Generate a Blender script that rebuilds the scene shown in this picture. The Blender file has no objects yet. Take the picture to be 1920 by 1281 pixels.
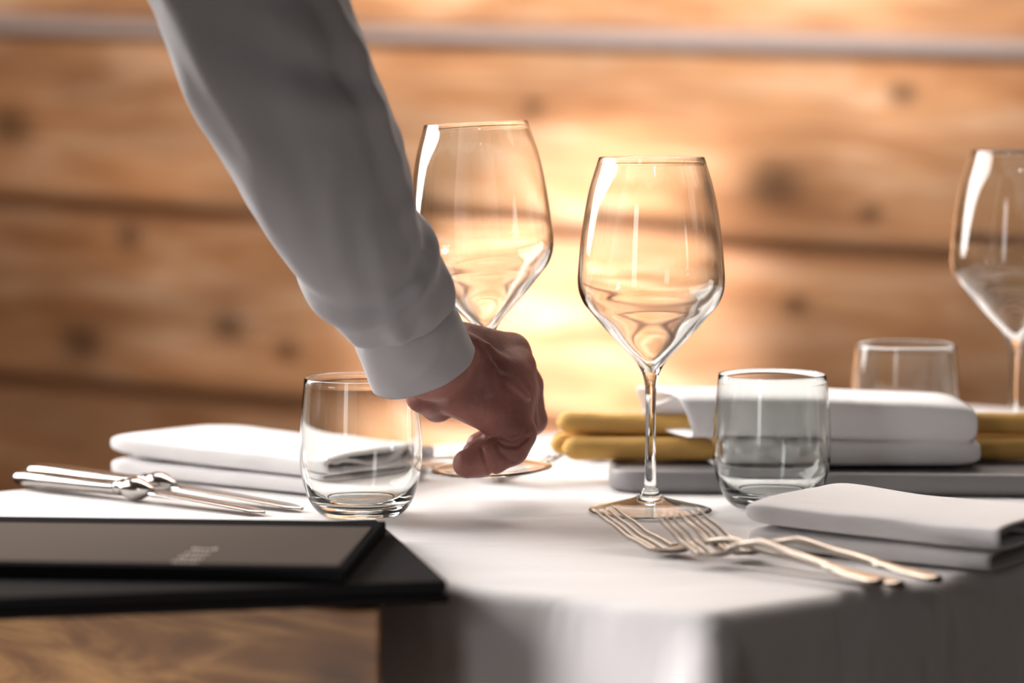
import bpy, bmesh, math, random
import numpy as np
from mathutils import Vector, Matrix, noise

S = bpy.context.scene
COL = S.collection
random.seed(4)
TZ = 0.75                      # height of the table top above the floor
F = 5200.0                     # focal length in pixels of the 1920 wide frame
CAMZ = TZ + 0.26
PITCH = math.atan((640.5 - 184) / F)

# ------------------------------------------------------------------ camera
cam = bpy.data.cameras.new('camera')
camo = bpy.data.objects.new('camera', cam)
COL.objects.link(camo)
camo.location = (0, 0, CAMZ)
camo.rotation_euler = (math.pi / 2 - PITCH, 0, 0)
cam.sensor_width = 36
cam.lens = F / 1920 * 36
cam.clip_start = 0.05
cam.dof.use_dof = True
cam.dof.focus_distance = 1.685
cam.dof.aperture_fstop = 3.4
cam.dof.aperture_blades = 9
S.camera = camo

# ------------------------------------------------------------------ world, lights, exposure
W = bpy.data.worlds.new('world')
S.world = W
W.use_nodes = True
W.node_tree.nodes['Background'].inputs[0].default_value = (1.0, 0.95, 0.92, 1)
W.node_tree.nodes['Background'].inputs[1].default_value = 0.045


def aim(o, target):
    d = Vector(target) - o.location
    o.rotation_euler = d.to_track_quat('-Z', 'Y').to_euler()


def area(name, loc, target, sx, sy, power, color, spread=180):
    l = bpy.data.lights.new(name, 'AREA')
    l.shape = 'RECTANGLE'
    l.size = sx
    l.size_y = sy
    l.energy = power
    l.color = color
    l.spread = math.radians(spread)
    o = bpy.data.objects.new(name, l)
    COL.objects.link(o)
    o.location = loc
    aim(o, target)
    return o


WALL_A = (0.05, 3.7, 0.56)      # where an added spot lays a sun-like patch on the timber wall
WALL_B = (0.22, 3.7, 1.88)


def spot(name, loc, target, deg, blend, power, color, rad=0.05):
    l = bpy.data.lights.new(name, 'SPOT')
    l.spot_size = math.radians(deg)
    l.spot_blend = blend
    l.energy = power
    l.color = color
    l.shadow_soft_size = rad
    o = bpy.data.objects.new(name, l)
    COL.objects.link(o)
    o.location = loc
    aim(o, target)
    return o


area('window_daylight', (-1.90, 2.38, TZ + 0.85), (0.0, 1.75, TZ + 0.02), 2.0, 1.6, 48, (1.0, 0.965, 0.94), 95)
area('overhead_fill', (0.1, 2.75, TZ + 1.75), (0.05, 1.75, TZ), 2.2, 1.0, 12, (1.0, 0.95, 0.90), 90)  # added overhead fill standing in for light off the ceiling
spot('wall_patch_spot', (0.12, 2.1, 2.35), tuple(WALL_A), 16, 1.0, 1250, (0.97, 0.93, 1.0), 0.05)  # added spot in place of sunlight on the wall, no lamp hangs there
spot('wall_wash_fill', (0.7, 1.4, 2.35), tuple(WALL_B), 60, 1.0, 880, (1.0, 0.91, 0.87), 0.2)  # added wash to brighten the boards, not a known fixture
area('front_fill', (-1.15, -0.5, TZ + 0.35), (-0.05, 1.45, TZ - 0.25), 0.35, 1.2, 0.7, (1.0, 0.96, 0.95), 60)  # added front-left fill, narrow to streak the glasses; no window known there
area('low_side_fill', (-1.7, 0.6, TZ - 0.28), (0.02, 1.42, TZ - 0.24), 0.7, 0.35, 1.7, (1.0, 0.96, 0.97), 30)  # added low fill for the cloth's left face, not a known window
spot('ceiling_downlight', (0.25, -0.6, 2.5), (0.1, 1.7, TZ), 50, 0.6, 2.5, (1.0, 0.93, 0.86), 0.02)

S.view_settings.view_transform = 'Standard'
S.view_settings.look = 'None'
S.view_settings.exposure = 0.0
S.view_settings.gamma = 1.0
S.view_settings.use_curve_mapping = False
S.cycles.use_denoising = True
S.cycles.max_bounces = 16
S.cycles.transmission_bounces = 14
S.cycles.transparent_max_bounces = 12
S.cycles.sample_clamp_indirect = 6.0

# ------------------------------------------------------------------ helpers
cp, sp = math.cos(PITCH), math.sin(PITCH)


def ray(px, py):
    a, b = (px - 960) / F, (640.5 - py) / F
    return Vector((a, cp + b * sp, -sp + b * cp))


def at(px, py, z=0.0):
    """point of the level plane z above the table top seen at this pixel of the photograph"""
    r = ray(px, py)
    t = (TZ + z - CAMZ) / r.z
    return Vector((r.x * t, r.y * t, TZ + z))


def pos(px, py, d):
    """point at distance d (along Y) seen at this pixel"""
    r = ray(px, py)
    t = d / r.y
    return Vector((r.x * t, d, CAMZ + r.z * t))


def mesh(name, verts, faces, mat, parent=None, smooth=True):
    me = bpy.data.meshes.new(name)
    me.from_pydata([tuple(v) for v in verts], [], faces)
    me.update()
    bm = bmesh.new()
    bm.from_mesh(me)
    bmesh.ops.recalc_face_normals(bm, faces=bm.faces)
    bm.to_mesh(me)
    bm.free()
    if smooth:
        me.polygons.foreach_set('use_smooth', [True] * len(me.polygons))
    if mat:
        me.materials.append(mat)
    o = bpy.data.objects.new(name, me)
    COL.objects.link(o)
    if parent:
        o.parent = parent
    return o


def empty(name, loc, rot=(0, 0, 0)):
    o = bpy.data.objects.new(name, None)
    o.empty_display_size = 0.02
    COL.objects.link(o)
    o.location = loc
    o.rotation_euler = rot
    return o


def tag(o, label=None, cat=None, group=None, kind=None):
    for k, v in (('label', label), ('category', cat), ('group', group), ('kind', kind)):
        if v:
            o[k] = v
    return o


def copy_tree(o, parent=None):
    c = o.copy()
    COL.objects.link(c)
    if parent:
        c.parent = parent
    for ch in list(o.children):
        copy_tree(ch, c)
    return c


def loft(rings, close=True, cap0=False, cap1=False):
    n = len(rings[0])
    V, Fc = [], []
    for r in rings:
        V += list(r)
    for i in range(len(rings) - 1):
        for j in range(n if close else n - 1):
            k = (j + 1) % n
            Fc.append((i * n + j, i * n + k, (i + 1) * n + k, (i + 1) * n + j))
    if cap0:
        Fc.append(tuple(range(n)))
    if cap1:
        Fc.append(tuple(range((len(rings) - 1) * n, len(rings) * n)))
    return V, Fc


def catmull(P, k=6):
    P = [np.array(p, float) for p in P]
    Q = [2 * P[0] - P[1]] + P + [2 * P[-1] - P[-2]]
    out = []
    for i in range(1, len(Q) - 2):
        for s in range(k):
            t = s / k
            a, b, c, d = Q[i - 1:i + 3]
            out.append(0.5 * ((2 * b) + (-a + c) * t + (2 * a - 5 * b + 4 * c - d) * t * t + (-a + 3 * b - 3 * c + d) * t ** 3))
    out.append(P[-1])
    return out


def lathe(prof, n=96):
    """closed profile of (r, z); points on the axis are merged"""
    V, Fc, idx = [], [], []
    for r, z in prof:
        if r < 1e-6:
            idx.append([len(V)] * n)
            V.append((0, 0, z))
        else:
            idx.append(list(range(len(V), len(V) + n)))
            V += [(r * math.cos(2 * math.pi * j / n), r * math.sin(2 * math.pi * j / n), z) for j in range(n)]
    for a, b in zip(idx[:-1], idx[1:]):
        for j in range(n):
            k = (j + 1) % n
            f = []
            for v in (a[j], a[k], b[k], b[j]):
                if v not in f:
                    f.append(v)
            if len(f) > 2:
                Fc.append(tuple(f))
    return V, Fc


# ------------------------------------------------------------------ materials
def new_mat(name):
    m = bpy.data.materials.new(name)
    m.use_nodes = True
    nt = m.node_tree
    return m, nt, nt.nodes['Principled BSDF']


def N(nt, typ, **kw):
    n = nt.nodes.new(typ)
    for k, v in kw.items():
        setattr(n, k, v)
    return n


def ramp(nt, stops):
    r = N(nt, 'ShaderNodeValToRGB')
    e = r.color_ramp.elements
    while len(e) < len(stops):
        e.new(0.5)
    for el, (p, c) in zip(e, stops):
        el.position = p
        el.color = (*c, 1)
    return r


def coords(nt, scale=(1, 1, 1), kind='Object'):
    tc = N(nt, 'ShaderNodeTexCoord')
    mp = N(nt, 'ShaderNodeMapping')
    mp.inputs['Scale'].default_value = scale
    nt.links.new(tc.outputs[kind], mp.inputs[0])
    return mp


def add_bump(nt, bsdf, h, strength, dist):
    b = N(nt, 'ShaderNodeBump')
    b.inputs['Strength'].default_value = strength
    b.inputs['Distance'].default_value = dist
    nt.links.new(h, b.inputs['Height'])
    nt.links.new(b.outputs[0], bsdf.inputs['Normal'])
    return b


def fabric(name, col, weave=900, wrinkle=0.0, wscale=(1, 1, 1), rough=0.9, transl=0.0):
    m, nt, b = new_mat(name)
    b.inputs['Base Color'].default_value = (*col, 1)
    b.inputs['Roughness'].default_value = rough
    b.inputs['Specular IOR Level'].default_value = 0.15
    b.inputs['Sheen Weight'].default_value = 0.12
    mp = coords(nt)
    w1 = N(nt, 'ShaderNodeTexNoise')
    w1.inputs['Scale'].default_value = weave
    w1.inputs['Detail'].default_value = 1
    nt.links.new(mp.outputs[0], w1.inputs['Vector'])
    bp = add_bump(nt, b, w1.outputs[0], 0.35, 0.0006)
    if wrinkle:
        mp2 = coords(nt, wscale)
        w2 = N(nt, 'ShaderNodeTexNoise')
        w2.inputs['Scale'].default_value = 9
        w2.inputs['Detail'].default_value = 3
        w2.inputs['Distortion'].default_value = 0.6
        nt.links.new(mp2.outputs[0], w2.inputs['Vector'])
        b2 = N(nt, 'ShaderNodeBump')
        b2.inputs['Strength'].default_value = 1
        b2.inputs['Distance'].default_value = wrinkle
        nt.links.new(w2.outputs[0], b2.inputs['Height'])
        nt.links.new(b2.outputs[0], bp.inputs['Normal'])
    if transl:
        t = N(nt, 'ShaderNodeBsdfTranslucent')
        t.inputs[0].default_value = (*col, 1)
        mx = N(nt, 'ShaderNodeMixShader')
        mx.inputs[0].default_value = transl
        nt.links.new(b.outputs[0], mx.inputs[1])
        nt.links.new(t.outputs[0], mx.inputs[2])
        nt.links.new(mx.outputs[0], nt.nodes['Material Output'].inputs[0])
    return m


def glass():
    m, nt, b = new_mat('clear_glass')
    nt.nodes.remove(b)
    g = N(nt, 'ShaderNodeBsdfGlass')
    g.inputs['Color'].default_value = (0.985, 0.995, 0.99, 1)
    g.inputs['Roughness'].default_value = 0.0
    g.inputs['IOR'].default_value = 1.5
    nt.links.new(g.outputs[0], nt.nodes['Material Output'].inputs[0])
    return m


def metal(name, col, rough):
    m, nt, b = new_mat(name)
    b.inputs['Base Color'].default_value = (*col, 1)
    b.inputs['Metallic'].default_value = 1
    mp = coords(nt, (1, 1, 1))
    n = N(nt, 'ShaderNodeTexNoise')
    n.inputs['Scale'].default_value = 120
    nt.links.new(mp.outputs[0], n.inputs['Vector'])
    mr = N(nt, 'ShaderNodeMapRange')
    mr.inputs['To Min'].default_value = rough * 0.7
    mr.inputs['To Max'].default_value = rough * 1.4
    nt.links.new(n.outputs[0], mr.inputs[0])
    nt.links.new(mr.outputs[0], b.inputs['Roughness'])
    return m


def wood(name, dark, mid, light, knots=(), grain=1.0, knot_col=(0.05, 0.022, 0.008), edge=None, rough=0.6, blotch=0.5):
    """long grain along local X; knots are (x, z, radius) in local metres"""
    m, nt, b = new_mat(name)
    L = nt.links.new
    b.inputs['Roughness'].default_value = rough
    b.inputs['Specular IOR Level'].default_value = 0.25
    tc = N(nt, 'ShaderNodeTexCoord')
    oi = N(nt, 'ShaderNodeObjectInfo')
    off = N(nt, 'ShaderNodeVectorMath', operation='SCALE')
    off.inputs[0].default_value = (7.3, 3.1, 5.7)
    L(oi.outputs['Random'], off.inputs['Scale'])
    add = N(nt, 'ShaderNodeVectorMath', operation='ADD')
    L(tc.outputs['Object'], add.inputs[0])
    L(off.outputs[0], add.inputs[1])
    mp = N(nt, 'ShaderNodeMapping')
    mp.inputs['Scale'].default_value = (1.7 * grain, 6 * grain, 14 * grain)
    L(add.outputs[0], mp.inputs[0])
    n1 = N(nt, 'ShaderNodeTexNoise')
    n1.inputs['Scale'].default_value = 1.6
    n1.inputs['Detail'].default_value = 6
    n1.inputs['Roughness'].default_value = 0.6
    n1.inputs['Distortion'].default_value = 1.4
    L(mp.outputs[0], n1.inputs['Vector'])
    r1 = ramp(nt, [(0.33, dark), (0.5, mid), (0.64, light)])
    L(n1.outputs[0], r1.inputs[0])
    # broad blotches along the board
    mp2 = N(nt, 'ShaderNodeMapping')
    mp2.inputs['Scale'].default_value = (2.2, 2, 5)
    L(add.outputs[0], mp2.inputs[0])
    n2 = N(nt, 'ShaderNodeTexNoise')
    n2.inputs['Scale'].default_value = 1.4
    n2.inputs['Detail'].default_value = 2
    L(mp2.outputs[0], n2.inputs['Vector'])
    mr = N(nt, 'ShaderNodeMapRange')
    mr.inputs['From Min'].default_value = 0.3
    mr.inputs['From Max'].default_value = 0.7
    mr.inputs['To Min'].default_value = 1 - blotch
    mr.inputs['To Max'].default_value = 1.15
    L(n2.outputs[0], mr.inputs[0])
    mul = N(nt, 'ShaderNodeVectorMath', operation='SCALE')
    L(r1.outputs[0], mul.inputs[0])
    L(mr.outputs[0], mul.inputs['Scale'])
    cur = mul.outputs[0]
    for (kx, kz, kr) in knots:
        sub = N(nt, 'ShaderNodeVectorMath', operation='SUBTRACT')
        L(tc.outputs['Object'], sub.inputs[0])
        sub.inputs[1].default_value = (kx, 0, kz)
        sc = N(nt, 'ShaderNodeVectorMath', operation='MULTIPLY')
        L(sub.outputs[0], sc.inputs[0])
        sc.inputs[1].default_value = (0.75 / kr, 0, 1.0 / kr)
        ln = N(nt, 'ShaderNodeVectorMath', operation='LENGTH')
        L(sc.outputs[0], ln.inputs[0])
        rr = ramp(nt, [(0.3, (0.75, 0.75, 0.75)), (0.6, (0.38, 0.38, 0.38)), (1.0, (0, 0, 0))])
        L(ln.outputs['Value'], rr.inputs[0])
        mx = N(nt, 'ShaderNodeMix', data_type='RGBA')
        L(rr.outputs[0], mx.inputs['Factor'])
        L(cur, mx.inputs[6])
        mx.inputs[7].default_value = (*knot_col, 1)
        cur = mx.outputs[2]
    if edge:                                  # board edge tint; where pale, weathering plus painted light on the chamfers
        half, col = edge
        sep = N(nt, 'ShaderNodeSeparateXYZ')
        L(tc.outputs['Object'], sep.inputs[0])
        ab = N(nt, 'ShaderNodeMath', operation='ABSOLUTE')
        L(sep.outputs['Z'], ab.inputs[0])
        m2 = N(nt, 'ShaderNodeMapRange')
        m2.inputs['From Min'].default_value = half - 0.034
        m2.inputs['From Max'].default_value = half - 0.006
        L(ab.outputs[0], m2.inputs[0])
        mx = N(nt, 'ShaderNodeMix', data_type='RGBA')
        m3 = N(nt, 'ShaderNodeMath', operation='MULTIPLY')
        L(m2.outputs[0], m3.inputs[0])
        L(n2.outputs[0], m3.inputs[1])
        m4 = N(nt, 'ShaderNodeMath', operation='MULTIPLY', use_clamp=True)
        L(m3.outputs[0], m4.inputs[0])
        m4.inputs[1].default_value = 1.5
        L(m4.outputs[0], mx.inputs['Factor'])
        L(cur, mx.inputs[6])
        mx.inputs[7].default_value = (*col, 1)
        cur = mx.outputs[2]
    L(cur, b.inputs['Base Color'])
    add_bump(nt, b, n1.outputs[0], 0.3, 0.002)
    return m


def plain(name, col, rough=0.6, spec=0.3, bump=None):
    m, nt, b = new_mat(name)
    b.inputs['Base Color'].default_value = (*col, 1)
    b.inputs['Roughness'].default_value = rough
    b.inputs['Specular IOR Level'].default_value = spec
    if bump:
        mp = coords(nt)
        n = N(nt, 'ShaderNodeTexNoise')
        n.inputs['Scale'].default_value = bump[0]
        n.inputs['Detail'].default_value = 3
        nt.links.new(mp.outputs[0], n.inputs['Vector'])
        add_bump(nt, b, n.outputs[0], 0.6, bump[1])
    return m


def skin():
    m, nt, b = new_mat('skin')
    L = nt.links.new
    mp = coords(nt)
    n = N(nt, 'ShaderNodeTexNoise')
    n.inputs['Scale'].default_value = 38
    n.inputs['Detail'].default_value = 4
    L(mp.outputs[0], n.inputs['Vector'])
    r = ramp(nt, [(0.3, (0.25, 0.095, 0.078)), (0.55, (0.34, 0.14, 0.115)), (0.75, (0.41, 0.185, 0.15))])
    L(n.outputs[0], r.inputs[0])
    L(r.outputs[0], b.inputs['Base Color'])
    b.inputs['Roughness'].default_value = 0.48
    b.inputs['Specular IOR Level'].default_value = 0.4
    b.inputs['Subsurface Weight'].default_value = 0.25
    b.inputs['Subsurface Radius'].default_value = (0.012, 0.004, 0.002)
    b.inputs['Subsurface Scale'].default_value = 0.5
    v = N(nt, 'ShaderNodeTexVoronoi')
    v.inputs['Scale'].default_value = 700
    L(mp.outputs[0], v.inputs['Vector'])
    n3 = N(nt, 'ShaderNodeTexNoise')
    n3.inputs['Scale'].default_value = 260
    n3.inputs['Detail'].default_value = 3
    L(mp.outputs[0], n3.inputs['Vector'])
    bp = add_bump(nt, b, v.outputs[0], 0.25, 0.0004)
    b2 = N(nt, 'ShaderNodeBump')
    b2.inputs['Strength'].default_value = 0.5
    b2.inputs['Distance'].default_value = 0.0008
    L(n3.outputs[0], b2.inputs['Height'])
    L(b2.outputs[0], bp.inputs['Normal'])
    return m


M_GLASS = glass()
M_CLOTH = fabric('white_tablecloth', (0.74, 0.715, 0.71), 1100, 0.003, (1.0, 3.2, 1.0), 0.85)
M_NAPKIN = fabric('white_napkin_linen', (0.80, 0.785, 0.79), 1300, 0.0015, (3, 3, 3), 0.9)
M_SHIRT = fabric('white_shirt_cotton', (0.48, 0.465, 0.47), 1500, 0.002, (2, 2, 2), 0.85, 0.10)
M_SILVER = metal('polished_silver', (0.50, 0.475, 0.45), 0.17)
M_CHAMP = metal('warm_silver', (0.42, 0.37, 0.32), 0.3)
M_SKIN = skin()
M_NAIL = plain('nail', (0.55, 0.32, 0.27), 0.3, 0.5)
M_BREAD = plain('baked_bread', (0.66, 0.40, 0.12), 0.7, 0.2, (90, 0.0012))
M_TRAY = plain('grey_stoneware', (0.27, 0.26, 0.265), 0.4, 0.3)
M_BLACK = plain('black_cover', (0.011, 0.011, 0.012), 0.9, 0.02, (300, 0.0004))
M_FELT = plain('black_felt', (0.016, 0.014, 0.014), 0.95, 0.1, (700, 0.0008))
M_PANEL = plain('grey_panel', (0.10, 0.082, 0.070), 0.8, 0.05)
M_INK = plain('pale_print', (0.55, 0.50, 0.46), 0.5, 0.3)
M_PLASTER = plain('white_plaster', (0.55, 0.52, 0.48), 0.9, 0.1, (40, 0.002))
M_FLOOR = wood('floor_wood', (0.05, 0.028, 0.014), (0.09, 0.05, 0.025), (0.14, 0.08, 0.04))
M_TABLE = wood('table_wood', (0.10, 0.055, 0.025), (0.16, 0.09, 0.04), (0.22, 0.13, 0.06))
M_STRIP = plain('lit_bevel_strip', (0.36, 0.30, 0.275), 0.9, 0.1, (30, 0.002))  # pale tone stands in for light on a board bevel
M_DARK = plain('dark_gap', (0.10, 0.075, 0.06), 0.9, 0.05)

# ------------------------------------------------------------------ setting: floor, walls
floor = mesh('floor', [(-2, -1.2, 0), (2.6, -1.2, 0), (2.6, 4.6, 0), (-2, 4.6, 0), (-2, -1.2, -0.05), (2.6, -1.2, -0.05), (2.6, 4.6, -0.05), (-2, 4.6, -0.05)],
             [(0, 1, 2, 3), (4, 5, 6, 7), (0, 1, 5, 4), (1, 2, 6, 5), (2, 3, 7, 6), (3, 0, 4, 7)], M_FLOOR, smooth=False)
tag(floor, kind='structure')


def boxv(x0, x1, y0, y1, z0, z1):
    V = [(x, y, z) for x in (x0, x1) for y in (y0, y1) for z in (z0, z1)]
    Fc = [(0, 1, 3, 2), (4, 5, 7, 6), (0, 1, 5, 4), (2, 3, 7, 6), (0, 2, 6, 4), (1, 3, 7, 5)]
    return V, Fc


# timber wall: its frame follows the slope and the recession of the board joints
YAW = math.radians(-24)
ROLL = math.radians(1.85)
PH = 0.2584
wall_org = pos(960, 437, 3.7)                   # a point of the middle joint
wall = mesh('wall_back', *boxv(-2.3, 2.1, 0.02, 0.12, -0.80, 2.25), M_DARK, smooth=False)
tag(wall, kind='structure')
wall.matrix_world = Matrix.Translation(wall_org) @ Matrix.Rotation(YAW, 4, 'Z') @ Matrix.Rotation(ROLL, 4, 'Y')


def plank_mesh(x0, x1, h, bev, mat, seed):
    """board lying along X with chamfered long edges; front towards -Y; wavy edges"""
    rnd = random.Random(seed)
    ph = rnd.random() * 6
    rings = []
    nx = 14
    for i in range(nx + 1):
        x = x0 + (x1 - x0) * i / nx
        w1 = 0.003 * math.sin(x * 3.1 + ph)
        w2 = 0.003 * math.sin(x * 2.3 + ph * 2)
        t, b = h / 2 - 0.0015 + w1 * 0.4, -h / 2 + 0.0015 + w2 * 0.4
        rings.append([(x, 0.03, b), (x, 0.0, b), (x, -0.006 - bev * .9, b + bev), (x, -0.012 - bev, b + bev * 2.6), (x, -0.012 - bev, t - bev * 2.6),
                      (x, -0.006 - bev * .9, t - bev), (x, 0.0, t), (x, 0.03, t)])
    V, Fc = loft(rings, True, True, True)
    return mesh('plank', V, Fc, mat, wall, smooth=False)


D, MI, LI = (0.39, 0.175, 0.071), (0.565, 0.290, 0.135), (0.70, 0.44, 0.265)
EC = (0.46, 0.31, 0.22)  # pale edge colour: some weathering, some painted light on the chamfers


def wall_local(px, py):
    """where the sight line of this pixel meets the wall, in the wall's own x and z"""
    inv = wall.matrix_world.inverted()
    o = inv @ Vector((0, 0, CAMZ))
    d = inv.to_3x3() @ ray(px, py)
    t = -o.y / d.y
    p = o + d * t
    return p.x, p.z


knots = [wall_local(*k) + (r,) for k, r in (((1462, 345), .045), ((30, 235), .05), ((165, 640), .04), ((255, 440), .026), ((440, 612), .03), ((1700, 175), .022), ((1640, 400), .018), ((1010, 200), .016), ((1500, 570), .02), ((550, 655), .022), ((560, 300), .02))]
for k in range(-3, 8):
    zc = (k + 0.5) * PH
    kn = [(x, z - zc, r) for x, z, r in knots if abs(z - zc) < PH / 2]
    m = wood('old_timber_%d' % (k + 5), D, MI, LI, kn, edge=(PH / 2, EC if k > 0 else (0.22, 0.10, 0.045)), blotch=0.45)
    brk = -2.25 if k % 3 else -2.25
    p = plank_mesh(-2.25, 1.85, PH, 0.0065, m, k + 20)
    p.location = (0, 0, zc)

# added pale strip: its colour imitates light caught by the upper joint's bevel
rings = []
for i in range(40):
    x = -2.25 + 4.1 * i / 39
    w = 0.012 + 0.002 * math.sin(x * 5)
    c = PH + 0.002 * math.sin(x * 3.7)
    rings.append([(x, 0.0, c - w), (x, -0.026, c - w * 0.8), (x, -0.030, c), (x, -0.026, c + w * 0.8), (x, 0.0, c + w)])
mesh('lit_joint_strip', *loft(rings, True, True, True), M_STRIP, wall)

# left wall with the window the daylight comes from
tag(mesh('ceiling', *boxv(-2.15, 2.6, -1.2, 4.9, 2.9, 2.95), M_PLASTER, smooth=False), kind='structure')
wl = mesh('wall_left', *boxv(-2.15, -2.05, -1.2, 4.9, 0, 2.9), M_PLASTER, smooth=False)
tag(wl, kind='structure')
wv, wf = [], []
for (a, b, c, d) in ((1.6, 3.1, 0.75, 0.82), (1.6, 3.1, 2.2, 2.27), (1.6, 1.67, 0.82, 2.2), (3.03, 3.1, 0.82, 2.2), (2.33, 2.37, 0.82, 2.2)):
    v, f = boxv(-2.05, -1.99, a, b, c, d)
    wf += [tuple(i + len(wv) for i in q) for q in f]
    wv += v
tag(mesh('window_1', wv, wf, M_TABLE, smooth=False), kind='structure')

# ------------------------------------------------------------------ table and cloth
C0 = at(1335, 1152)
KL_dir = (at(840, 1098) - C0).normalized()
E0, E1 = at(0, 916), at(190, 895)


def isect(p, d, q, e):
    den = d.x * e.y - d.y * e.x
    t = ((q.x - p.x) * e.y - (q.y - p.y) * e.x) / den
    return p + d * t


KL = isect(C0, KL_dir, E0, (E1 - E0))
KF = at(1640, 747)
KR = isect(C0, (at(1920, 1062) - C0), KF, (at(1875, 764) - KF))
corners = [C0, KR, KF, KL]
cen = sum(corners, Vector()) / 4


def rounded(poly, r, n=10):
    out = []
    m = len(poly)
    for i in range(m):
        p0, p1, p2 = poly[i - 1], poly[i], poly[(i + 1) % m]
        a, b = (p0 - p1).normalized(), (p2 - p1).normalized()
        ang = a.angle(b)
        dist = r / math.tan(ang / 2)
        c = p1 + (a + b).normalized() * (r / math.sin(ang / 2))
        s, e = p1 + a * dist, p1 + b * dist
        for k in range(n + 1):
            t = k / n
            v = ((s - c) * (1 - t) + (e - c) * t).normalized() * r
            out.append(c + v)
    return out


def resample(P, n):
    m = len(P)
    L = [0]
    for i in range(m):
        L.append(L[-1] + (P[(i + 1) % m] - P[i]).length)
    out = []
    j = 0
    for k in range(n):
        s = L[-1] * k / n
        while L[j + 1] < s:
            j += 1
        t = (s - L[j]) / max(1e-9, L[j + 1] - L[j])
        out.append(P[j].lerp(P[(j + 1) % m], t))
    return out, L[-1]


outline, per = resample(rounded(corners, 0.012), 420)
NO = len(outline)
nrm = []
for i in range(NO):
    t = (outline[(i + 2) % NO] - outline[i - 2]).normalized()
    nrm.append(Vector((t.y, -t.x, 0)))
ci = [min(range(NO), key=lambda i: (outline[i] - c).length) for c in corners]
rings = []
for s in (0.0, 0.25, 0.5, 0.75, 0.9):
    if s == 0:
        rings.append([cen + (p - cen) * 0.02 for p in outline])
    else:
        rings.append([cen + (p - cen) * s for p in outline])
ER = 0.009
for k in range(0, 7):
    a = k / 6 * math.pi / 2
    rings.append([p - n * ER + n * ER * math.sin(a) - Vector((0, 0, ER * (1 - math.cos(a)))) for p, n in zip(outline, nrm)])
for k in range(1, 30):
    dz = k / 29 * 0.33
    ring = []
    for i, (p, n) in enumerate(zip(outline, nrm)):
        s = per * i / NO
        amp = min(1, dz / 0.25)
        off = 0.004 * amp * (math.sin(s * 21 + 0.6) + 0.5 * math.sin(s * 43 + 2)) + 0.014 * amp
        # corner folds
        tangent = Vector((-n.y, n.x, 0))
        for c in ci:
            ds = (i - c + NO / 2) % NO - NO / 2
            ds = ds * per / NO
            w = 0.010 + 0.11 * dz
            off += (0.006 + 0.28 * dz) * math.exp(-((ds + dz * 0.10) / w) ** 2)
        ring.append(p + n * off - Vector((0, 0, ER + dz)))
    rings.append(ring)
V, Fc = loft(rings, True, True, False)
cloth = mesh('tablecloth', V, Fc, M_CLOTH)
sol = cloth.modifiers.new('s', 'SOLIDIFY')
sol.thickness = 0.0008
sol.offset = -1
tag(cloth, 'white linen tablecloth draped over the dining table', 'tablecloth')

table = empty('dining_table', (cen.x, cen.y, 0))
tag(table, 'dining table hidden under the white tablecloth', 'table')
inn = [cen + (c - cen) * 0.975 for c in corners]
tv = [(c.x - cen.x, c.y - cen.y, TZ - 0.0025) for c in inn] + [(c.x - cen.x, c.y - cen.y, TZ - 0.03) for c in inn]
mesh('tabletop', tv, [(0, 1, 2, 3), (4, 5, 6, 7), (0, 1, 5, 4), (1, 2, 6, 5), (2, 3, 7, 6), (3, 0, 4, 7)], M_TABLE, table, False)
for c in inn:
    q = (c - cen) * 0.86
    mesh('leg', *boxv(q.x - .03, q.x + .03, q.y - .03, q.y + .03, 0.0005, TZ - .03), M_TABLE, table, False)

# ------------------------------------------------------------------ glasses
mm = 0.001
wine_out = [(0.0, 6.4), (8, 5.9), (18, 4.2), (30, 1.5), (37.0, 0.0), (38.3, 0.5), (38.1, 1.3), (30, 3.2), (18, 6.2), (9.5, 8.8), (5.9, 12), (4.1, 17), (3.4, 28), (3.15, 45), (3.2, 65), (3.6, 78), (4.6, 84.5),
            (6.4, 89), (11.2, 96.4), (25.2, 111), (35.6, 123), (41.6, 130), (45.0, 137.5), (46.0, 145), (45.4, 156), (43.3, 177), (39.2, 201), (32.9, 222)]
wine_in = [(32.35, 222), (38.6, 201), (42.5, 177), (44.4, 156), (44.7, 145), (43.4, 138), (39.7, 131), (33.4, 124), (22.5, 112.5), (9.0, 98.5), (3.0, 91.5), (0.9, 89.2), (0.0, 88.8)]


RIMW = [((32.625 + 0.275 * math.cos(a)) * mm, (222 + 0.275 * math.sin(a)) * mm) for a in [math.pi * k / 8 for k in range(1, 8)]]


def wine_mesh():
    o = catmull(wine_out, 4)
    i = catmull(wine_in, 4)
    prof = [(0.0, wine_out[0][1] * mm)] + [(max(0, r) * mm, z * mm) for r, z in o[1:]] + RIMW + [(max(0, r) * mm, z * mm) for r, z in i]
    prof[-1] = (0.0, prof[-1][1])
    return lathe(prof, 128)


V, Fc = wine_mesh()
wine = mesh('wine_glass', V, Fc, M_GLASS)
GW = 'stemmed wine glasses with angular bowls'
p = at(1219, 962)
wine.location = p + Vector((0, 0, 0.0012))
tag(wine, 'empty stemmed wine glass standing behind the crossed forks, in front of the breadsticks', 'wine glass', GW)
w1 = wine.copy()
COL.objects.link(w1)
WD1 = 1.765
base = pos(922.5, 881, WD1)
top = pos(891, 206, WD1)
w1.location = base
w1.rotation_euler = (top - base).to_track_quat('Z', 'X').to_euler()
tag(w1, 'wine glass held slightly tilted just above the table by the waiter\'s hand', 'wine glass', GW)
w3 = wine.copy()
COL.objects.link(w3)
w3.location = (pos(1905, 500, 1.955).x, 1.955, TZ + 0.0012)
tag(w3, 'out-of-focus wine glass at the right edge, standing behind the tray', 'wine glass', GW)

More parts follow.
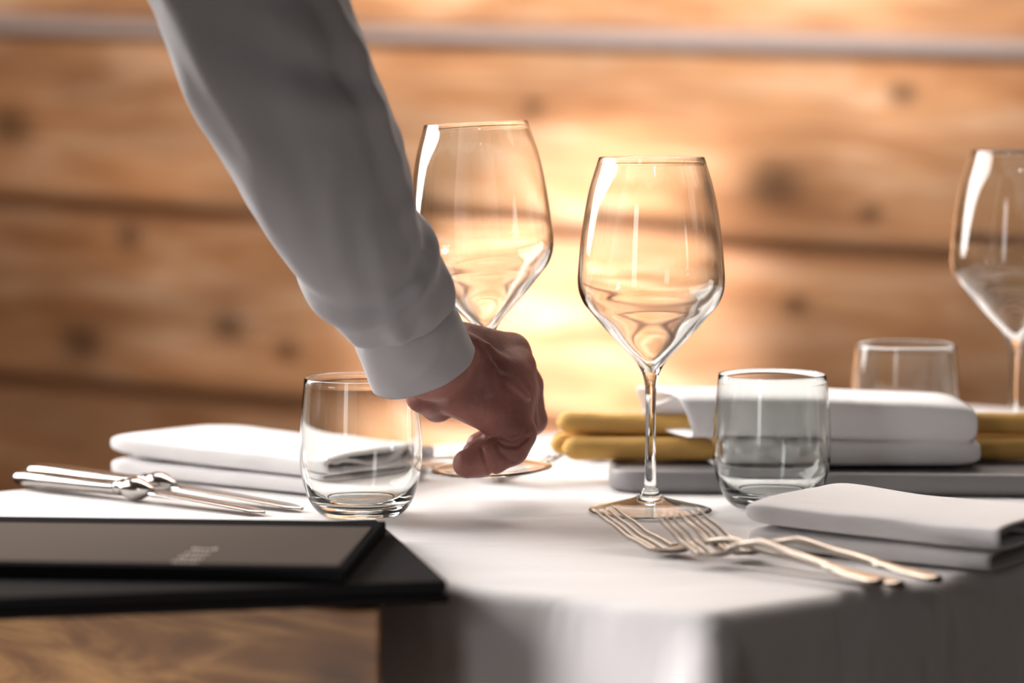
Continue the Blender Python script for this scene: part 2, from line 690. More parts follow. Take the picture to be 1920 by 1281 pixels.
tum_out = [(0, 0.8), (20, 0.8), (23.5, 0.0), (26.5, 1.6), (30.5, 6), (34.6, 15), (37.6, 28), (38.3, 42), (37.2, 62), (34.9, 85.5)]
tum_in = [(34.1, 85.5), (36.1, 62), (37.0, 42), (36.3, 28), (33.2, 17.5), (28.0, 10.5), (20, 8.2), (8, 7.6), (0, 7.5)]
o_ = catmull(tum_out, 5)
i_ = catmull(tum_in, 5)
prof = [(0.0, 0.8 * mm)] + [(max(0, r) * mm, z * mm) for r, z in o_[1:]] + [((34.5 + 0.4 * math.cos(a)) * mm, (85.5 + 0.4 * math.sin(a)) * mm) for a in [math.pi * k / 8 for k in range(1, 8)]] + [(max(0, r) * mm, z * mm) for r, z in i_]
prof[-1] = (0.0, prof[-1][1])
V, Fc = lathe(prof, 112)
tum = mesh('water_tumbler', V, Fc, M_GLASS)
GT = 'clear rounded water tumblers'
tp = at(677, 968)
tum.location = tp + Vector((0, 0, 0.0012))
tag(tum, 'empty clear tumbler beside the waiter\'s cuff, behind the black menus', 'tumbler', GT)
t2 = tum.copy()
COL.objects.link(t2)
t2.location = at(1446, 952) + Vector((0, 0, 0.0012))
t2.scale = (0.985, 0.985, 0.985)
tag(t2, 'clear tumbler in front of the tray, behind the near right napkin', 'tumbler', GT)
t3 = tum.copy()
COL.objects.link(t3)
t3.location = (pos(1698, 700, 1.950).x, 1.950, TZ + 0.0012)
tag(t3, 'blurred clear tumbler standing behind the napkin on the tray', 'tumbler', GT)


# ------------------------------------------------------------------ folded napkins
def pillow(Lu, Lv, z0, z1, seed, mat, parent, name, open_end=True, sag=0.0, wall=0.0035, left_pinch=1.0, backdrop=0.25, nose=0.5, du=0.0, lift=0.0, slant=(0.0, 0.0), deep=0.008):
    """one fold of cloth: a flat sleeve along local X with a rounded front fold, closed at the low end, open at the far end"""
    rnd = random.Random(seed)
    nu, nv = 40, 40
    hz = (z1 - z0) / 2

    def ring(u, wsc, hsc, inset=0.0):
        R = []
        for j in range(nv):
            a = 2 * math.pi * j / nv
            ca, sa = math.cos(a), math.sin(a)
            # superellipse section
            e = 0.34
            y = abs(ca) ** e * (1 if ca > 0 else -1)
            z = abs(sa) ** e * (1 if sa > 0 else -1)
            fy = (y + 1) / 2                                # 0 front .. 1 back
            h = hz * hsc * (1 - backdrop * fy * fy)
            h = max(0.0006, h - inset)
            yy = (Lv / 2 - inset) * wsc * y
            nz = noise.noise(Vector((u * 22 + seed, yy * 30, seed))) * 0.0012
            top = z0 + lift * max(0, 1 - u / Lu) ** 2
            zz = top + hz * (1 - backdrop * fy * fy) + z * h + (nz if z > -0.2 else 0) - sag * math.sin(math.pi * min(1, max(0, u / Lu))) * (1 if z > 0 else 0)
            ue = (slant[0] * (1 - fy) + slant[1] * (z + 1) / 2) * max(0, u / Lu) ** 6
            R.append((u + du + ue, Lv / 2 + yy + nz, zz))
        return R
    rings = []
    for k in range(8):
        t = k / 7
        a = t * math.pi / 2
        u = 0.012 * left_pinch * (1 - math.cos(a)) * 1.3
        rings.append(ring(u, 0.90 + 0.10 * math.sin(a), 0.35 + 0.65 * math.sin(a) ** 0.7))
    for k in range(1, nu + 1):
        u = 0.0156 * left_pinch + (Lu - 0.0156 * left_pinch) * k / nu
        rings.append(ring(u, 1, 1))
    if open_end:
        rings.append(ring(Lu, 1, 1, wall * 0.6))
        for k in range(1, 6):
            rings.append(ring(Lu - deep * k, 1, 1, wall))
    V, Fc = loft(rings, True, True, True)
    return mesh(name, V, Fc, mat, parent)


def napkin(org, u, label, seed, Lu=0.175, Lv=0.12, h=0.0128, pinch=1.0, group='folded white napkins'):
    ang = math.atan2(u.y, u.x)
    t = empty('folded_napkin', org, (0, 0, ang))
    tag(t, label, 'napkin', group)
    pillow(Lu, Lv, 0.0006, h, seed, M_NAPKIN, t, 'lower_fold', left_pinch=0.8, du=-0.003)
    pillow(Lu + 0.006, Lv, h - 0.0007, 2 * h + 0.0015, seed + 7, M_NAPKIN, t, 'upper_fold', left_pinch=pinch, lift=0.003, du=-0.004)
    # ply of cloth lying inside the open end of the upper fold
    rr = []
    for k in range(9):
        v = 0.012 + (Lv - 0.03) * k / 8
        z = 1.5 * h + 0.0035 * math.sin(v * 75)
        rr.append([(Lu * 0.70, v, z), (Lu - 0.002, v + 0.003, z + 0.0008), (Lu - 0.002, v + 0.003, z - 0.0016), (Lu * 0.70, v, z - 0.0016)])
    V, Fc = loft(rr, True, True, True)
    mesh('inner_ply', V, Fc, M_NAPKIN, t)
    return t


a, b = at(206, 894), at(566, 932)
napkin(a, (b - a), 'folded white napkin behind the two knives and the left tumbler', 1, 0.187, pinch=2.0)
a, b = at(1402, 1033), at(1868, 1080)
napkin(a, (b - a), 'folded white napkin at the right front, beside the crossed forks', 3, 0.153)

# ------------------------------------------------------------------ tray with breadsticks and napkin
a, b = at(1138, 926), at(1920, 934)
tray_o = a
tdir = (b - a).normalized()
tang = math.atan2(tdir.y, tdir.x)
tray = empty('serving_tray', (a.x, a.y, TZ + 0.0006), (0, 0, tang))
tag(tray, 'long grey tray with rounded corners under the breadsticks and napkin', 'tray')
TW, TD, TH = 0.47, 0.077, 0.0145


def rrect(x0, x1, y0, y1, r, n=8):
    P = [Vector((x0, y0, 0)), Vector((x1, y0, 0)), Vector((x1, y1, 0)), Vector((x0, y1, 0))]
    return rounded(P, r, n)


R = []
for (ins, z) in ((0.004, 0), (0.001, 0.001), (0, 0.004), (0, TH - 0.002), (0.0008, TH - 0.0005), (0.002, TH), (0.004, TH), (0.0055, TH - 0.0015), (0.007, TH - 0.002), (0.030, TH - 0.002)):
    R.append([(p.x, p.y, z) for p in rrect(ins, TW - ins, ins, TD - ins, max(0.004, 0.024 - ins))])
V, Fc = loft(R, True, True, True)
mesh('tray_body', V, Fc, M_TRAY, tray)


def on_tray(px, py, z):
    return at(px, py, z)


def breadstick(p0, p1, r, label, seed, group='breadsticks on the tray'):
    rnd = random.Random(seed)
    d = p1 - p0
    L = d.length
    rings = []
    n, m = 46, 20
    ux = d.normalized()
    uy = Vector((0, 0, 1)).cross(ux).normalized()
    uz = ux.cross(uy)
    for i in range(n + 1):
        t = i / n
        s = t * L
        e0 = min(1, s / (r * 1.25))
        e1 = min(1, (L - s) / (r * 1.6))
        k = math.sqrt(max(0.0004, 1 - (1 - min(e0, e1)) ** 2))
        rr = r * k * (1 + 0.05 * noise.noise(Vector((s * 40, seed, 0))))
        ring = []
        for j in range(m):
            a = 2 * math.pi * j / m
            q = rr * (1 + 0.05 * noise.noise(Vector((s * 60, math.cos(a) * 1.5, math.sin(a) * 1.5 + seed))))
            ring.append(ux * s + uy * (q * math.cos(a)) + uz * (q * math.sin(a)) + Vector((0, 0, 0.0012 * noise.noise(Vector((s * 14, seed, 3))))))
        rings.append(ring)
    V, Fc = loft(rings, True, True, True)
    o = mesh('breadstick', V, Fc, M_BREAD)
    o.location = p0
    return tag(o, label, 'breadstick', group)


zt = TH - 0.0015
r_ = 0.0072
# left bundle: x rises to the right, their right ends tucked in the napkin
fy = 1.842
RB = 0.0080
zb = TZ + TH + RB + 0.0009
xa = lambda px, d: pos(px, 800, d).x
breadstick(Vector((xa(1054, 1.868), 1.868, zb)), Vector((xa(1352, 1.863), 1.863, zb)), RB, 'plump breadstick at the bottom front of the bundle on the tray', 1)
breadstick(Vector((xa(1031, 1.884), 1.884, zb + 0.001)), Vector((xa(1340, 1.880), 1.880, zb)), RB, 'breadstick lying behind the front one, its left tip sticking out furthest', 2)
breadstick(Vector((xa(1043, 1.876), 1.876, zb + 0.0168)), Vector((xa(1338, 1.876), 1.876, zb + 0.0138)), RB * 0.92, 'breadstick lying on top of the other two in the bundle', 3)
GB = 'breadsticks at the right end of the tray'
breadstick(Vector((xa(1800, 1.868), 1.868, zb)), Vector((xa(2060, 1.868), 1.868, zb)), RB, 'lower front breadstick right of the tray napkin', 4, GB)
breadstick(Vector((xa(1800, 1.883), 1.883, zb)), Vector((xa(2070, 1.883), 1.883, zb)), RB, 'rear breadstick right of the tray napkin, half hidden', 5, GB)
breadstick(Vector((xa(1805, 1.876), 1.876, zb + 0.0160)), Vector((xa(2050, 1.876), 1.876, zb + 0.0155)), RB * 0.92, 'top breadstick right of the tray napkin', 6, GB)

# napkin on the tray, open end to the left: built along -X
n2r = pos(1838, 880, 1.826)
n2 = empty('folded_napkin', (n2r.x, 1.828 + 0.074, TZ + TH + 0.0009), (0, 0, math.pi + 0.02))
tag(n2, 'folded white napkin wrapped round the breadsticks on the tray', 'napkin', 'folded white napkins')
NL = n2r.x - pos(1335, 800, 1.83).x
pillow(NL - 0.004, 0.073, 0.0, 0.0190, 11, M_NAPKIN, n2, 'lower_fold', left_pinch=1.2, backdrop=0.0, wall=0.0022, slant=(0.012, 0.004))
pillow(NL + 0.010, 0.076, 0.0193, 0.0485, 15, M_NAPKIN, n2, 'upper_fold', left_pinch=1.2, backdrop=0.0, lift=-0.006, du=0.003, wall=0.0022, slant=(0.026, 0.010), deep=0.010)
# inner leaf of the cloth curling out of the open mouth
mr = []
for k in range(15):
    t = k / 14
    y = 0.014 + 0.048 * t
    z = 0.0235 + 0.019 * math.sin(t * 2.6) + 0.002 * math.sin(t * 11)
    ex = NL + 0.036 * (1 - t) + 0.010
    mr.append([(NL - 0.03, y, z), (ex, y + 0.002, z + 0.003), (ex + 0.002, y + 0.002, z + 0.0015), (ex, y + 0.002, z), (NL - 0.03, y, z - 0.0015)])
V, Fc = loft(mr, True, True, True)
mesh('inner_ply', V, Fc, M_NAPKIN, n2)


# ------------------------------------------------------------------ cutlery
def fork_mesh(L=0.205, w=0.025, mat=None):
    """fork along +X from handle end (0) to tine tips (L)"""
    t = empty('table_fork', (0, 0, 0))

    def zc(x):                     # centre height profile from handle end
        s = x / L
        P = [(0, 0.0022), (0.12, 0.0040), (0.38, 0.0095), (0.55, 0.0135), (0.64, 0.0105), (0.72, 0.0032), (0.78, 0.0018), (0.86, 0.0070), (0.94, 0.0150), (1.0, 0.0215)]
        for (a0, b0), (a1, b1) in zip(P[:-1], P[1:]):
            if s <= a1:
                u = (s - a0) / (a1 - a0)
                u = u * u * (3 - 2 * u) * 0.5 + u * 0.5
                return b0 + (b1 - b0) * u
        return P[-1][1]

    def wd(x):
        s = x / L
        P = [(0, 0.003), (0.02, 0.0078), (0.08, 0.0080), (0.2, 0.0056), (0.215, 0.0070), (0.235, 0.0042), (0.45, 0.0026), (0.62, 0.0025), (0.68, 0.0045), (0.73, w / 2 * 0.88), (0.77, w / 2)]
        for (a0, b0), (a1, b1) in zip(P[:-1], P[1:]):
            if s <= a1:
                u = (s - a0) / (a1 - a0)
                return b0 + (b1 - b0) * (u * u * (3 - 2 * u))
        return w / 2
    rings = []
    n = 70
    xe = 0.775 * L
    for i in range(n + 1):
        x = xe * i / n
        W_ = wd(x)
        th = 0.0013 + 0.0012 * max(0, 1 - W_ / 0.012)
        ring = []
        for j in range(14):
            a = 2 * math.pi * j / 14
            y = W_ * math.cos(a)
            dish = 0.0028 * (y / (w / 2)) ** 2 if x > 0.66 * L else 0
            ring.append((x, y, zc(x) + th * math.sin(a) + dish))
        rings.append(ring)
    V, Fc = loft(rings, True, True, True)
    mesh('handle', V, Fc, M_CHAMP, t)
    for k in range(4):
        y0 = (k - 1.5) * (w * 0.258)
        rings = []
        for i in range(13):
            s = i / 12
            x = xe - 0.002 + (L - xe + 0.002) * s
            hw = 0.00145 * (1 - 0.35 * s) if i < 12 else 0.0006
            th = 0.0013 * (1 - 0.4 * s)
            yc = y0 * (1 - 0.08 * s)
            dish = 0.0028 * (y0 / (w / 2)) ** 2 * (1 - s * 0.6)
            rings.append([(x, yc + hw * cx, zc(x) + dish + th * cz) for cx, cz in ((-1, -.5), (-.6, -1), (.6, -1), (1, -.5), (1, .5), (.6, 1), (-.6, 1), (-1, .5))])
        V, Fc = loft(rings, True, True, True)
        mesh('tine', V, Fc, M_CHAMP, t)
    return t


def put_fork(t, hx, tx, dz=0.001, roll=0.0, pitch=0.0):
    d = tx - hx
    t.location = (hx.x, hx.y, TZ + dz)
    t.rotation_euler = (roll, pitch, math.atan2(d.y, d.x))


FG = 'silver forks by the near right napkin'
h_, t_ = at(1690, 1097, 0.003), at(1130, 954, 0.022)
fA = fork_mesh((h_ - t_).length, 0.0245)
put_fork(fA, h_, t_, 0.0008)
tag(fA, 'left silver fork, its tines overlapping the foot of the standing wine glass', 'fork', FG)
h_, t_ = at(1652, 1100, 0.004), at(1250, 970, 0.024)
fB = fork_mesh((h_ - t_).length, 0.0250)
put_fork(fB, h_, t_, 0.0040, 0.0, -0.004)
tag(fB, 'front middle silver fork of the three, lying across the left one\'s neck', 'fork', FG)
h_, t_ = at(1762, 1088, 0.004), at(1292, 960, 0.024)
fC = fork_mesh((h_ - t_).length, 0.0250)
put_fork(fC, h_, t_, 0.0022, 0.0, -0.002)
tag(fC, 'rear silver fork of the three, its handle running beside the near right napkin', 'fork', FG)
bC, tC = at(925, 902), at(1028, 866)
dC = Vector((0.76, -0.64, 0)).normalized()
for (px, py, lab, tw) in ((925, 903, 'blurred fork behind the waiter\'s hand, its tines towards the breadsticks', 0.0), (812, 886, 'blurred fork seen between the left tumbler and the fingers', 0.10)):
    f = copy_tree(fA)
    bow = at(px, py)
    d = Matrix.Rotation(tw, 3, 'Z') @ dC
    h = bow - d * (0.205 * 0.76)
    put_fork(f, h, bow, 0.001)
    tag(f, lab, 'fork', 'silver forks behind the hand')


def knife(L, butt, tip, label, seed):
    t = empty('table_knife', (butt.x, butt.y, TZ + 0.001))
    d = tip - butt
    t.rotation_euler = (0, 0, math.atan2(d.y, d.x))
    tag(t, label, 'knife', 'silver knives in front of the left napkin')
    hl = 0.43 * L
    P = [(0, 0.0035, 0.003), (0.03, 0.0062, 0.0046), (0.12, 0.0088, 0.0058), (0.35, 0.0098, 0.0060), (0.7, 0.0084, 0.0054), (0.9, 0.0068, 0.0048), (1.0, 0.0058, 0.0046)]
    rings = []
    for i in range(41):
        s = i / 40
        for (a0, w0, h0), (a1, w1_, h1) in zip(P[:-1], P[1:]):
            if s <= a1 + 1e-9:
                u = (s - a0) / (a1 - a0)
                W_, H_ = w0 + (w1_ - w0) * u, h0 + (h1 - h0) * u
                break
        ring = []
        for j in range(24):
            a = 2 * math.pi * j / 24
            g = 1 - 0.07 * (abs(math.sin(a)) > 0.75) * (0.06 < s < 0.9)       # shallow groove on each face
            ring.append((s * hl, W_ * math.cos(a), 0.0062 + H_ * math.sin(a) * g))
        rings.append(ring)
    mesh('handle', *loft(rings, True, True, True), M_SILVER, t)
    rings = []
    for (x, r) in ((-0.002, 0.0042), (0.0, 0.0064), (0.0025, 0.0070), (0.005, 0.0058), (0.008, 0.0078), (0.013, 0.0094), (0.019, 0.0088), (0.024, 0.0060), (0.028, 0.0035), (0.031, 0.0018)):
        rings.append([(hl + x, r * math.cos(2 * math.pi * j / 24), 0.0072 + r * 0.8 * math.sin(2 * math.pi * j / 24)) for j in range(24)])
    mesh('collar', *loft(rings, True, True, True), M_SILVER, t)
    rings = []
    x0 = hl + 0.024
    n = 30
    for i in range(n + 1):
        s = i / n
        x = x0 + (L - x0) * s
        up = 0.0085 * min(1, s * 12 + 0.35) * (1 - 0.1 * s)
        if s > 0.8:
            up *= max(0.05, 1 - ((s - 0.8) / 0.2) ** 2 * 0.95)
        dn = -0.0075 * min(1, s * 8 + 0.3)
        if s > 0.9:
            dn *= max(0.2, 1 - ((s - 0.9) / 0.1) ** 2 * 1.2)
        z = 0.0066 - 0.0052 * s
        rings.append([(x, dn, z), (x, (up + dn) / 2, z + 0.0009), (x, up, z + 0.0007), (x, up, z - 0.0005), (x, (up + dn) / 2, z - 0.0008), (x, dn, z - 0.0002)])
    b_ = mesh('blade', *loft(rings, True, True, True), M_SILVER, t)
    return t


knife(0.220, at(32, 914), at(485, 967), 'front one of the two silver knives, nearest the black menus', 1)
knife(0.246, at(58, 901), at(575, 962), 'rear silver knife, its blade reaching to the left tumbler', 2)
# cutlery end showing left of the tray
k3 = knife(0.2, at(1098, 868), at(1330, 800), 'butter knife beside the left end of the tray, mostly hidden by breadsticks', 3)
k3['group'] = 'table cutlery by the tray'

# ------------------------------------------------------------------ menus and wooden stand
def slab(name, mat, parent, x0, x1, y0, y1, z0, z1, r=0.001):
    V, Fc = boxv(x0, x1, y0, y1, z0, z1)
    o = mesh(name, V, Fc, mat, parent, False)
    bv = o.modifiers.new('b', 'BEVEL')
    bv.width = r
    bv.segments = 3
    return o


# lower menu: front right corner and direction of its front edge
pB = at(843, 1131, 0.001)
dB = (at(0, 1165, 0.001) - pB)
angB = math.atan2(-dB.y, -dB.x)            # local +X to the right
mB = empty('menu_folder', (pB.x, pB.y, TZ + 0.001), (0, 0, angB))
tag(mB, 'black felt-covered menu folder lying underneath the grey-panelled one', 'menu')
slab('bottom_cover', M_FELT, mB, -0.31, 0, 0, 0.215, 0, 0.0042)
slab('pages', M_FELT, mB, -0.308, -0.004, 0.003, 0.212, 0.0042, 0.0062, 0.0003)
slab('top_cover', M_FELT, mB, -0.31, -0.001, 0.001, 0.214, 0.0062, 0.0115)
zA = 0.0128
pA = at(648, 1094, zA)
pA2 = at(722, 1004, zA)
bA = empty('menu_folder', (pA.x, pA.y, TZ + zA), (0, 0, math.atan2((pA2 - pA).y, (pA2 - pA).x) - math.pi / 2))
AD = (pA2 - pA).length + 0.004
tag(bA, 'black-edged menu with a grey-brown panel lying on top of the other menu', 'menu')
slab('cover', M_BLACK, bA, -0.31, 0, 0, AD, 0, 0.0075)
pn = [(-0.30, 0.006), (-0.0045, 0.006), (-0.0045, AD - 0.027), (-0.30, AD - 0.027)]
pan = mesh('panel', [(x, y, 0.0075) for x, y in pn] + [(x, y, 0.0082) for x, y in pn], [(0, 1, 2, 3), (4, 5, 6, 7), (0, 1, 5, 4), (1, 2, 6, 5), (2, 3, 7, 6), (3, 0, 4, 7)], M_PANEL, bA, False)
# blurred pale print in lines on the panel
inv = (Matrix.Translation(bA.location) @ Matrix.Rotation(bA.rotation_euler.z, 4, 'Z')).inverted()
V, Fc = [], []
rnd = random.Random(9)
for row in range(4):
    pl, pr_ = inv @ at(322 + row * 12, 1056 - row * 8, zA + 0.008), inv @ at(372 + row * 10, 1056 - row * 8, zA + 0.008)
    x = pl.x
    while x < pr_.x:
        w_ = rnd.uniform(0.0008, 0.0016)
        h_ = rnd.uniform(0.004, 0.007)
        v, f = boxv(x, x + w_, pl.y, pl.y + h_, 0.0082, 0.00835)
        Fc += [tuple(i + len(V) for i in q_) for q_ in f]
        V += v
        x += w_ + rnd.uniform(0.0008, 0.0014)
lt = mesh('lettering', V, Fc, M_INK, bA, False)

stp = pos(711, 1160, 1.385)
M_STAND = wood('stand_timber', (0.09, 0.034, 0.009), (0.25, 0.11, 0.032), (0.52, 0.27, 0.09), [(-0.024, -0.040, .026), (-0.016, -0.046, .012)], grain=1.5, blotch=0.5)
td = (KL - C0).normalized()
sd = empty('wooden_stand', (stp.x, stp.y, 0), (0, 0, math.atan2(-td.y, -td.x)))
tag(sd, 'knotty wooden serving stand under the black menus at the lower left', 'stand')
fp = [(0, 0), (-0.36, 0), (-0.36, 0.058), (-0.038, 0.058)]
st = mesh('body', [(x, y, 0.02 - TZ) for x, y in fp] + [(x, y, 0) for x, y in fp], [(0, 1, 2, 3), (4, 5, 6, 7), (0, 1, 5, 4), (1, 2, 6, 5), (2, 3, 7, 6), (3, 0, 4, 7)], M_STAND, sd, False)
bv = st.modifiers.new('b', 'BEVEL')
bv.width = 0.002
bv.segments = 2
st.location = (0, 0, TZ)
slab('foot', M_STAND, sd, -0.35, -0.045, 0.005, 0.053, 0, 0.02)

# ------------------------------------------------------------------ the waiter's arm
person = empty('person', pos(640, 300, 1.62))
tag(person, 'person in a white long-sleeved shirt, only the arm shown, setting down the tilted wine glass', 'person')
PINV = Matrix.Translation(-person.location)
SL = [((-170, -800), (400, -1090), 1.39), ((-60, -560), (460, -820), 1.435), ((60, -330), (470, -560), 1.48), ((135, -210), (520, -420), 1.50), ((210, -110), (562, -290), 1.52), ((275, 0), (602, -150), 1.535), ((330, 130), (650, -20), 1.55), ((400, 280), (705, 118), 1.575),
      ((470, 400), (748, 252), 1.60), ((545, 510), (776, 372), 1.62), ((607, 588), (815, 462), 1.640), ((648, 632), (846, 528), 1.652), ((664, 648), (850, 556), 1.657)]
NR = 120


def ring_frames(SL, k):
    A = np.array([list(pos(l[0], l[1], d - 0.017)) + list(pos(r[0], r[1], d - 0.017)) for l, r, d in SL])
    return catmull(A, k)


def arm_rings(fr, kz, foldf, grow=0.0, s0=0.0):
    rings = []
    cs = [Vector((f[:3] + f[3:]) / 2) for f in fr]
    s = s0
    for i, f in enumerate(fr):
        c = cs[i]
        ax = (cs[min(i + 1, len(cs) - 1)] - cs[max(i - 1, 0)]).normalized()
        a = Vector(f[3:] - f[:3]) / 2
        la = a.length
        a = a - ax * a.dot(ax)
        a.normalize()
        b = ax.cross(a).normalized()
        if b.y > 0:
            b = -b                        # b points to the camera
        if i:
            s += (cs[i] - cs[i - 1]).length
        ring = []
        for j in range(NR):
            th = 2 * math.pi * j / NR
            r = la + grow + foldf(s, th)
            ring.append(c + a * (r * math.cos(th)) + b * (r * kz * math.sin(th)) - person.location)
        rings.append(ring)
    return rings, s


def gauss(x, w):
    return math.exp(-(x / w) ** 2)


def folds(s, th):
    # th: 0 right side, pi/2 towards the camera, pi left side
    c = math.cos(th)
    sn = math.sin(th)
    v = 0.0
    v += 0.0046 * gauss(s - 0.205 - 0.045 * c, 0.016) * gauss(th - 1.3, 0.8)
    v += 0.0034 * gauss(s - 0.150 - 0.060 * c, 0.014) * gauss(th - 1.1, 0.7)
    v -= 0.0036 * gauss(s - 0.178 - 0.055 * c, 0.012) * gauss(th - 1.1, 0.8)
    v += 0.0040 * gauss(th - 0.60, 0.13) * gauss(s - 0.22, 0.12)
    v -= 0.0034 * gauss(th - 0.88, 0.14) * gauss(s - 0.22, 0.12)
    v += 0.0036 * gauss(th - 2.3 + 2.0 * (s - .15), 0.22) * gauss(s - 0.17, 0.09)
    e = 0.412
    v += 0.0036 * gauss(s - (e - 0.050) - 0.022 * sn, 0.0085)
    v -= 0.0034 * gauss(s - (e - 0.066) - 0.024 * sn, 0.0080) * gauss(th - 1.6, 1.4)
    v += 0.0022 * gauss(s - (e - 0.088) - 0.020 * sn + 0.02 * c, 0.010) * gauss(th - 0.7, 0.9)
    v += 0.0018 * gauss(s - (e - 0.100) + 0.03 * c, 0.009) * gauss(th - 0.3, 0.5)
    v -= 0.0042 * gauss(s - (e + 0.003), 0.009)
    v += 0.0008 * gauss(s - (e - 0.012), 0.008) * math.sin(th * 8)
    v += 0.0030 * noise.noise(Vector((s * 15 + math.cos(th) * 2, math.cos(th) * 1.5, math.sin(th) * 1.5)))
    v += 0.0006 * noise.noise(Vector((s * 45, math.cos(th) * 3, math.sin(th) * 3)))
    return v


fr = ring_frames(SL, 14)
rr, send = arm_rings(fr, 0.82, lambda s, th: 0)


rr, _ = arm_rings(fr, 0.76, lambda s, th: folds(0.412 - (send - s) * 1.0924, th))
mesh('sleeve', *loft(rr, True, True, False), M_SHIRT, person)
CU = [((660, 646), (848, 556), 1.656), ((669, 665), (856, 578), 1.660), ((682, 697), (872, 612), 1.668), ((697, 728), (889, 652), 1.677)]
fc = ring_frames(CU, 10)


def cuff_f(s, th):
    c = math.cos(th)
    return 0.0016 * gauss(s - 0.022 + 0.016 * c, 0.005) * gauss(th - 1.3, 1.0) + 0.0010 * noise.noise(Vector((s * 30, math.cos(th) * 2, math.sin(th) * 2))) - 0.0016 * gauss(s, 0.005)


rc, _ = arm_rings(fc, 0.70, cuff_f, 0.0)
inner, _ = arm_rings(fc, 0.70, cuff_f, -0.0022)
rc = rc[:-1] + [[p for p in rc[-1]]] + [inner[-1]] + inner[::-1][1:12]
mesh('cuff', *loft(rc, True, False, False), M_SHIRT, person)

# hand: signed distance field of joint segments, meshed as one continuous surface
D0 = 1.700


def J(px, py, dz, r):
    p = pos(px, py, D0 + dz * mm)
    return (p.x, p.y, p.z, r * mm)


def seg(P, a, b):
    ax, bx = np.array(a[:3]), np.array(b[:3])
    d = bx - ax
    L2 = (d * d).sum()
    t = ((P[0] - ax[0]) * d[0] + (P[1] - ax[1]) * d[1] + (P[2] - ax[2]) * d[2]) / L2
    t = np.clip(t, 0, 1)
    r = a[3] + (b[3] - a[3]) * t
    q = (P[0] - ax[0] - t * d[0]) ** 2 + (P[1] - ax[1] - t * d[1]) ** 2 + (P[2] - ax[2] - t * d[2]) ** 2
    return np.sqrt(q) - r


def smin(a, b, k):
    h = np.clip(0.5 + 0.5 * (b - a) / k, 0, 1)
    return b + (a - b) * h - k * h * (1 - h)


def chain(P, pts, k):
    s = None
    for a, b in zip(pts[:-1], pts[1:]):
        q = seg(P, a, b)
        s = q if s is None else smin(s, q, k)
    return s


wi, wm, wr, wp = J(862, 645, 8, 14), J(850, 668, 0, 15.5), J(842, 697, -4, 16), J(838, 728, -6, 15)
mi, mmid, mr_, mp_ = J(958, 660, 34, 11.5), J(966, 692, 24, 12.5), J(966, 735, 14, 12.5), J(953, 789, 5, 13)
PALM = [(wi, mi), (wm, mmid), (wr, mr_), (wp, mp_),
        (J(752, 600, -52, 21), J(812, 683, -27, 20)), (J(812, 683, -27, 20), J(850, 690, -3, 19)),
        (J(900, 700, 18, 15), J(930, 740, 22, 14)), (J(885, 735, 14, 14), J(945, 770, 16, 13))]
THUMB = [J(790, 745, -17, 9.5), J(820, 761, 6, 9.3), J(885, 742, 33, 10), J(925, 776, 41, 9), J(938, 812, 45, 8)]
INDEX = [mi, J(988, 722, 46, 9.8), J(997, 788, 58, 9.4), J(974, 815, 70, 8.0), J(953, 822, 78, 6.5)]
MIDDLE = [mmid, J(978, 735, 34, 10), J(982, 795, 38, 9.2), J(935, 818, 33, 8.4), J(897, 834, 30, 7.6)]
RING = [mr_, J(968, 775, 18, 10), J(968, 815, 16, 9.2), J(930, 832, 14, 8.8), J(890, 850, 13, 7.8)]
PINKY = [mp_, J(968, 812, 1, 12), J(958, 840, -2, 10.5), J(922, 857, -5, 10.4), J(876, 870, -7, 9.0)]
PALM.append((J(956, 705, 12, 12.5), mp_))

allp = np.array([p for c in (THUMB, INDEX, MIDDLE, RING, PINKY) for p in c] + [p for s_ in PALM for p in s_])
lo = (allp[:, :3] - allp[:, 3:4]).min(0) - 0.006
hi = (allp[:, :3] + allp[:, 3:4]).max(0) + 0.006
H = 0.00095
nx, ny, nz = [int(math.ceil((hi[i] - lo[i]) / H)) + 1 for i in range(3)]
gx = (lo[0] + H * np.arange(nx, dtype=np.float32))[:, None, None].astype(np.float32)
gy = (lo[1] + H * np.arange(ny, dtype=np.float32))[None, :, None].astype(np.float32)
gz = (lo[2] + H * np.arange(nz, dtype=np.float32))[None, None, :].astype(np.float32)
P = (gx, gy, gz)
f = None
for a_, b_ in PALM:
    q_ = seg(P, a_, b_)
    f = q_ if f is None else smin(f, q_, 0.009)
thumb = chain(P, THUMB, 0.005)
f = smin(f, thumb, 0.0025)
# veins and tendons on the back of the hand
for pts in ([J(868, 628, -9, 1.9), J(915, 650, -4, 1.9), J(945, 688, 3, 1.7)], [J(890, 640, -8, 1.8), J(925, 690, -7, 1.9), J(938, 730, -5, 1.5)], [J(918, 662, -1, 1.8), J(965, 690, 8, 1.8), J(988, 725, 4, 1.4)],
            [J(870, 672, -15, 1.8), J(945, 735, -3, 1.6)], [J(905, 697, -9, 1.8), J(950, 712, -3, 1.8), J(992, 745, -2, 1.3)], [J(905, 690, -9, 1.6), J(918, 735, -11, 1.2)]):
    f = smin(f, chain(P, pts, 0.002), 0.004)
for ch, k in ((INDEX, 0.004), (MIDDLE, 0.004), (RING, 0.004), (PINKY, 0.0045)):
    c_ = chain(P, ch, 0.0035)
    f = smin(f, c_, k if ch is not PINKY else 0.002)
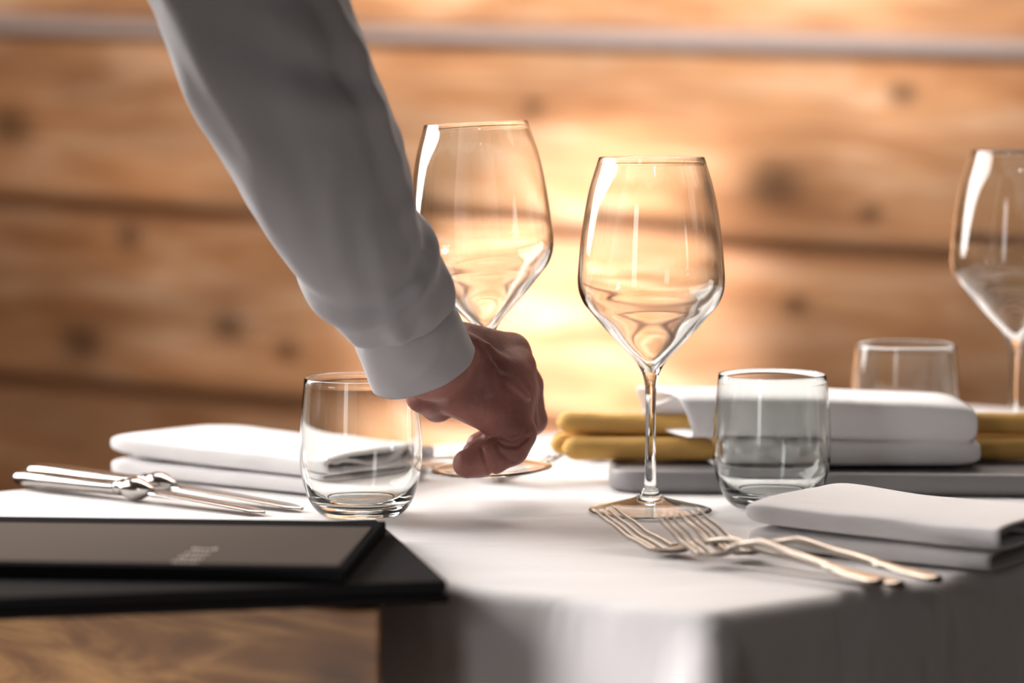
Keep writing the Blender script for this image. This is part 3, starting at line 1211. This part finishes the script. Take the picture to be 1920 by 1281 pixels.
# creases where the nearest finger and the side of the palm fold (near side only)
near = 1 / (1 + np.exp((gy - (D0 + 0.004)) / 0.002))
for pts, dep, wd_ in (([(904, 838), (910, 858), (924, 888)], 0.0017, 0.0012), ([(932, 830), (940, 845), (962, 862)], 0.0014, 0.0012),
                      ([(936, 826), (951, 833), (970, 833), (990, 818)], 0.0020, 0.0009), ([(942, 818), (962, 825), (981, 814), (990, 800)], 0.0008, 0.0007),
                      ([(955, 814), (974, 808), (984, 793)], 0.0006, 0.0007), ([(914, 842), (924, 862), (934, 884)], 0.0005, 0.0005), ([(919, 838), (929, 858), (941, 880)], 0.0005, 0.0005)):
    dmin = None
    W3 = [pos(a_, b_, D0) for a_, b_ in pts]
    for p0, p1 in zip(W3[:-1], W3[1:]):
        dx, dz = p1.x - p0.x, p1.z - p0.z
        t = np.clip(((gx - p0.x) * dx + (gz - p0.z) * dz) / (dx * dx + dz * dz), 0, 1)
        dd = (gx - p0.x - t * dx) ** 2 + (gz - p0.z - t * dz) ** 2
        dmin = dd if dmin is None else np.minimum(dmin, dd)
    f = f + dep * np.exp(-dmin / wd_ ** 2) * near
fv = f


def surface_nets(v, lo, h):
    neg = v < 0
    nx, ny, nz = v.shape
    acc = np.zeros((nx - 1, ny - 1, nz - 1, 3), np.float32)
    cnt = np.zeros((nx - 1, ny - 1, nz - 1), np.float32)
    for axis in range(3):
        for u in (0, 1):
            for w in (0, 1):
                o0 = [0, 0, 0]
                oth = [i for i in range(3) if i != axis]
                o0[oth[0]], o0[oth[1]] = u, w
                o1 = list(o0)
                o1[axis] = 1
                sl = lambda o: tuple(slice(o[i], v.shape[i] - 1 + o[i]) for i in range(3))
                a, b = v[sl(o0)], v[sl(o1)]
                m = (a < 0) != (b < 0)
                den = np.where(m, a - b, 1)
                t = np.where(m, a / den, 0)
                for i in range(3):
                    acc[..., i] += np.where(m, (t if i == axis else o0[i]), 0)
                cnt += m
    act = cnt > 0
    idx = -np.ones(act.shape, np.int64)
    idx[act] = np.arange(act.sum())
    I = np.argwhere(act)
    verts = (I + acc[act] / cnt[act][:, None]) * h + lo
    faces = []
    for axis in range(3):
        oth = [i for i in range(3) if i != axis]
        s0 = [slice(1, -1)] * 3
        s0[axis] = slice(0, -1)
        s1 = [slice(1, -1)] * 3
        s1[axis] = slice(1, None)
        m = neg[tuple(s0)] != neg[tuple(s1)]
        K = np.argwhere(m)
        K[:, oth[0]] += 1
        K[:, oth[1]] += 1
        q = []
        for du, dw in ((0, 0), (1, 0), (1, 1), (0, 1)):
            k2 = K.copy()
            k2[:, oth[0]] -= du
            k2[:, oth[1]] -= dw
            q.append(idx[k2[:, 0], k2[:, 1], k2[:, 2]])
        faces.append(np.stack(q, 1))
    return verts, np.concatenate(faces)


hv, hf = surface_nets(fv, lo, H)
hv = hv - np.array(person.location)
hand = mesh('arm_and_hand', hv.tolist(), hf.tolist(), M_SKIN, person)
sm = hand.modifiers.new('sm', 'SMOOTH')
sm.iterations = 2
sm.factor = 0.5
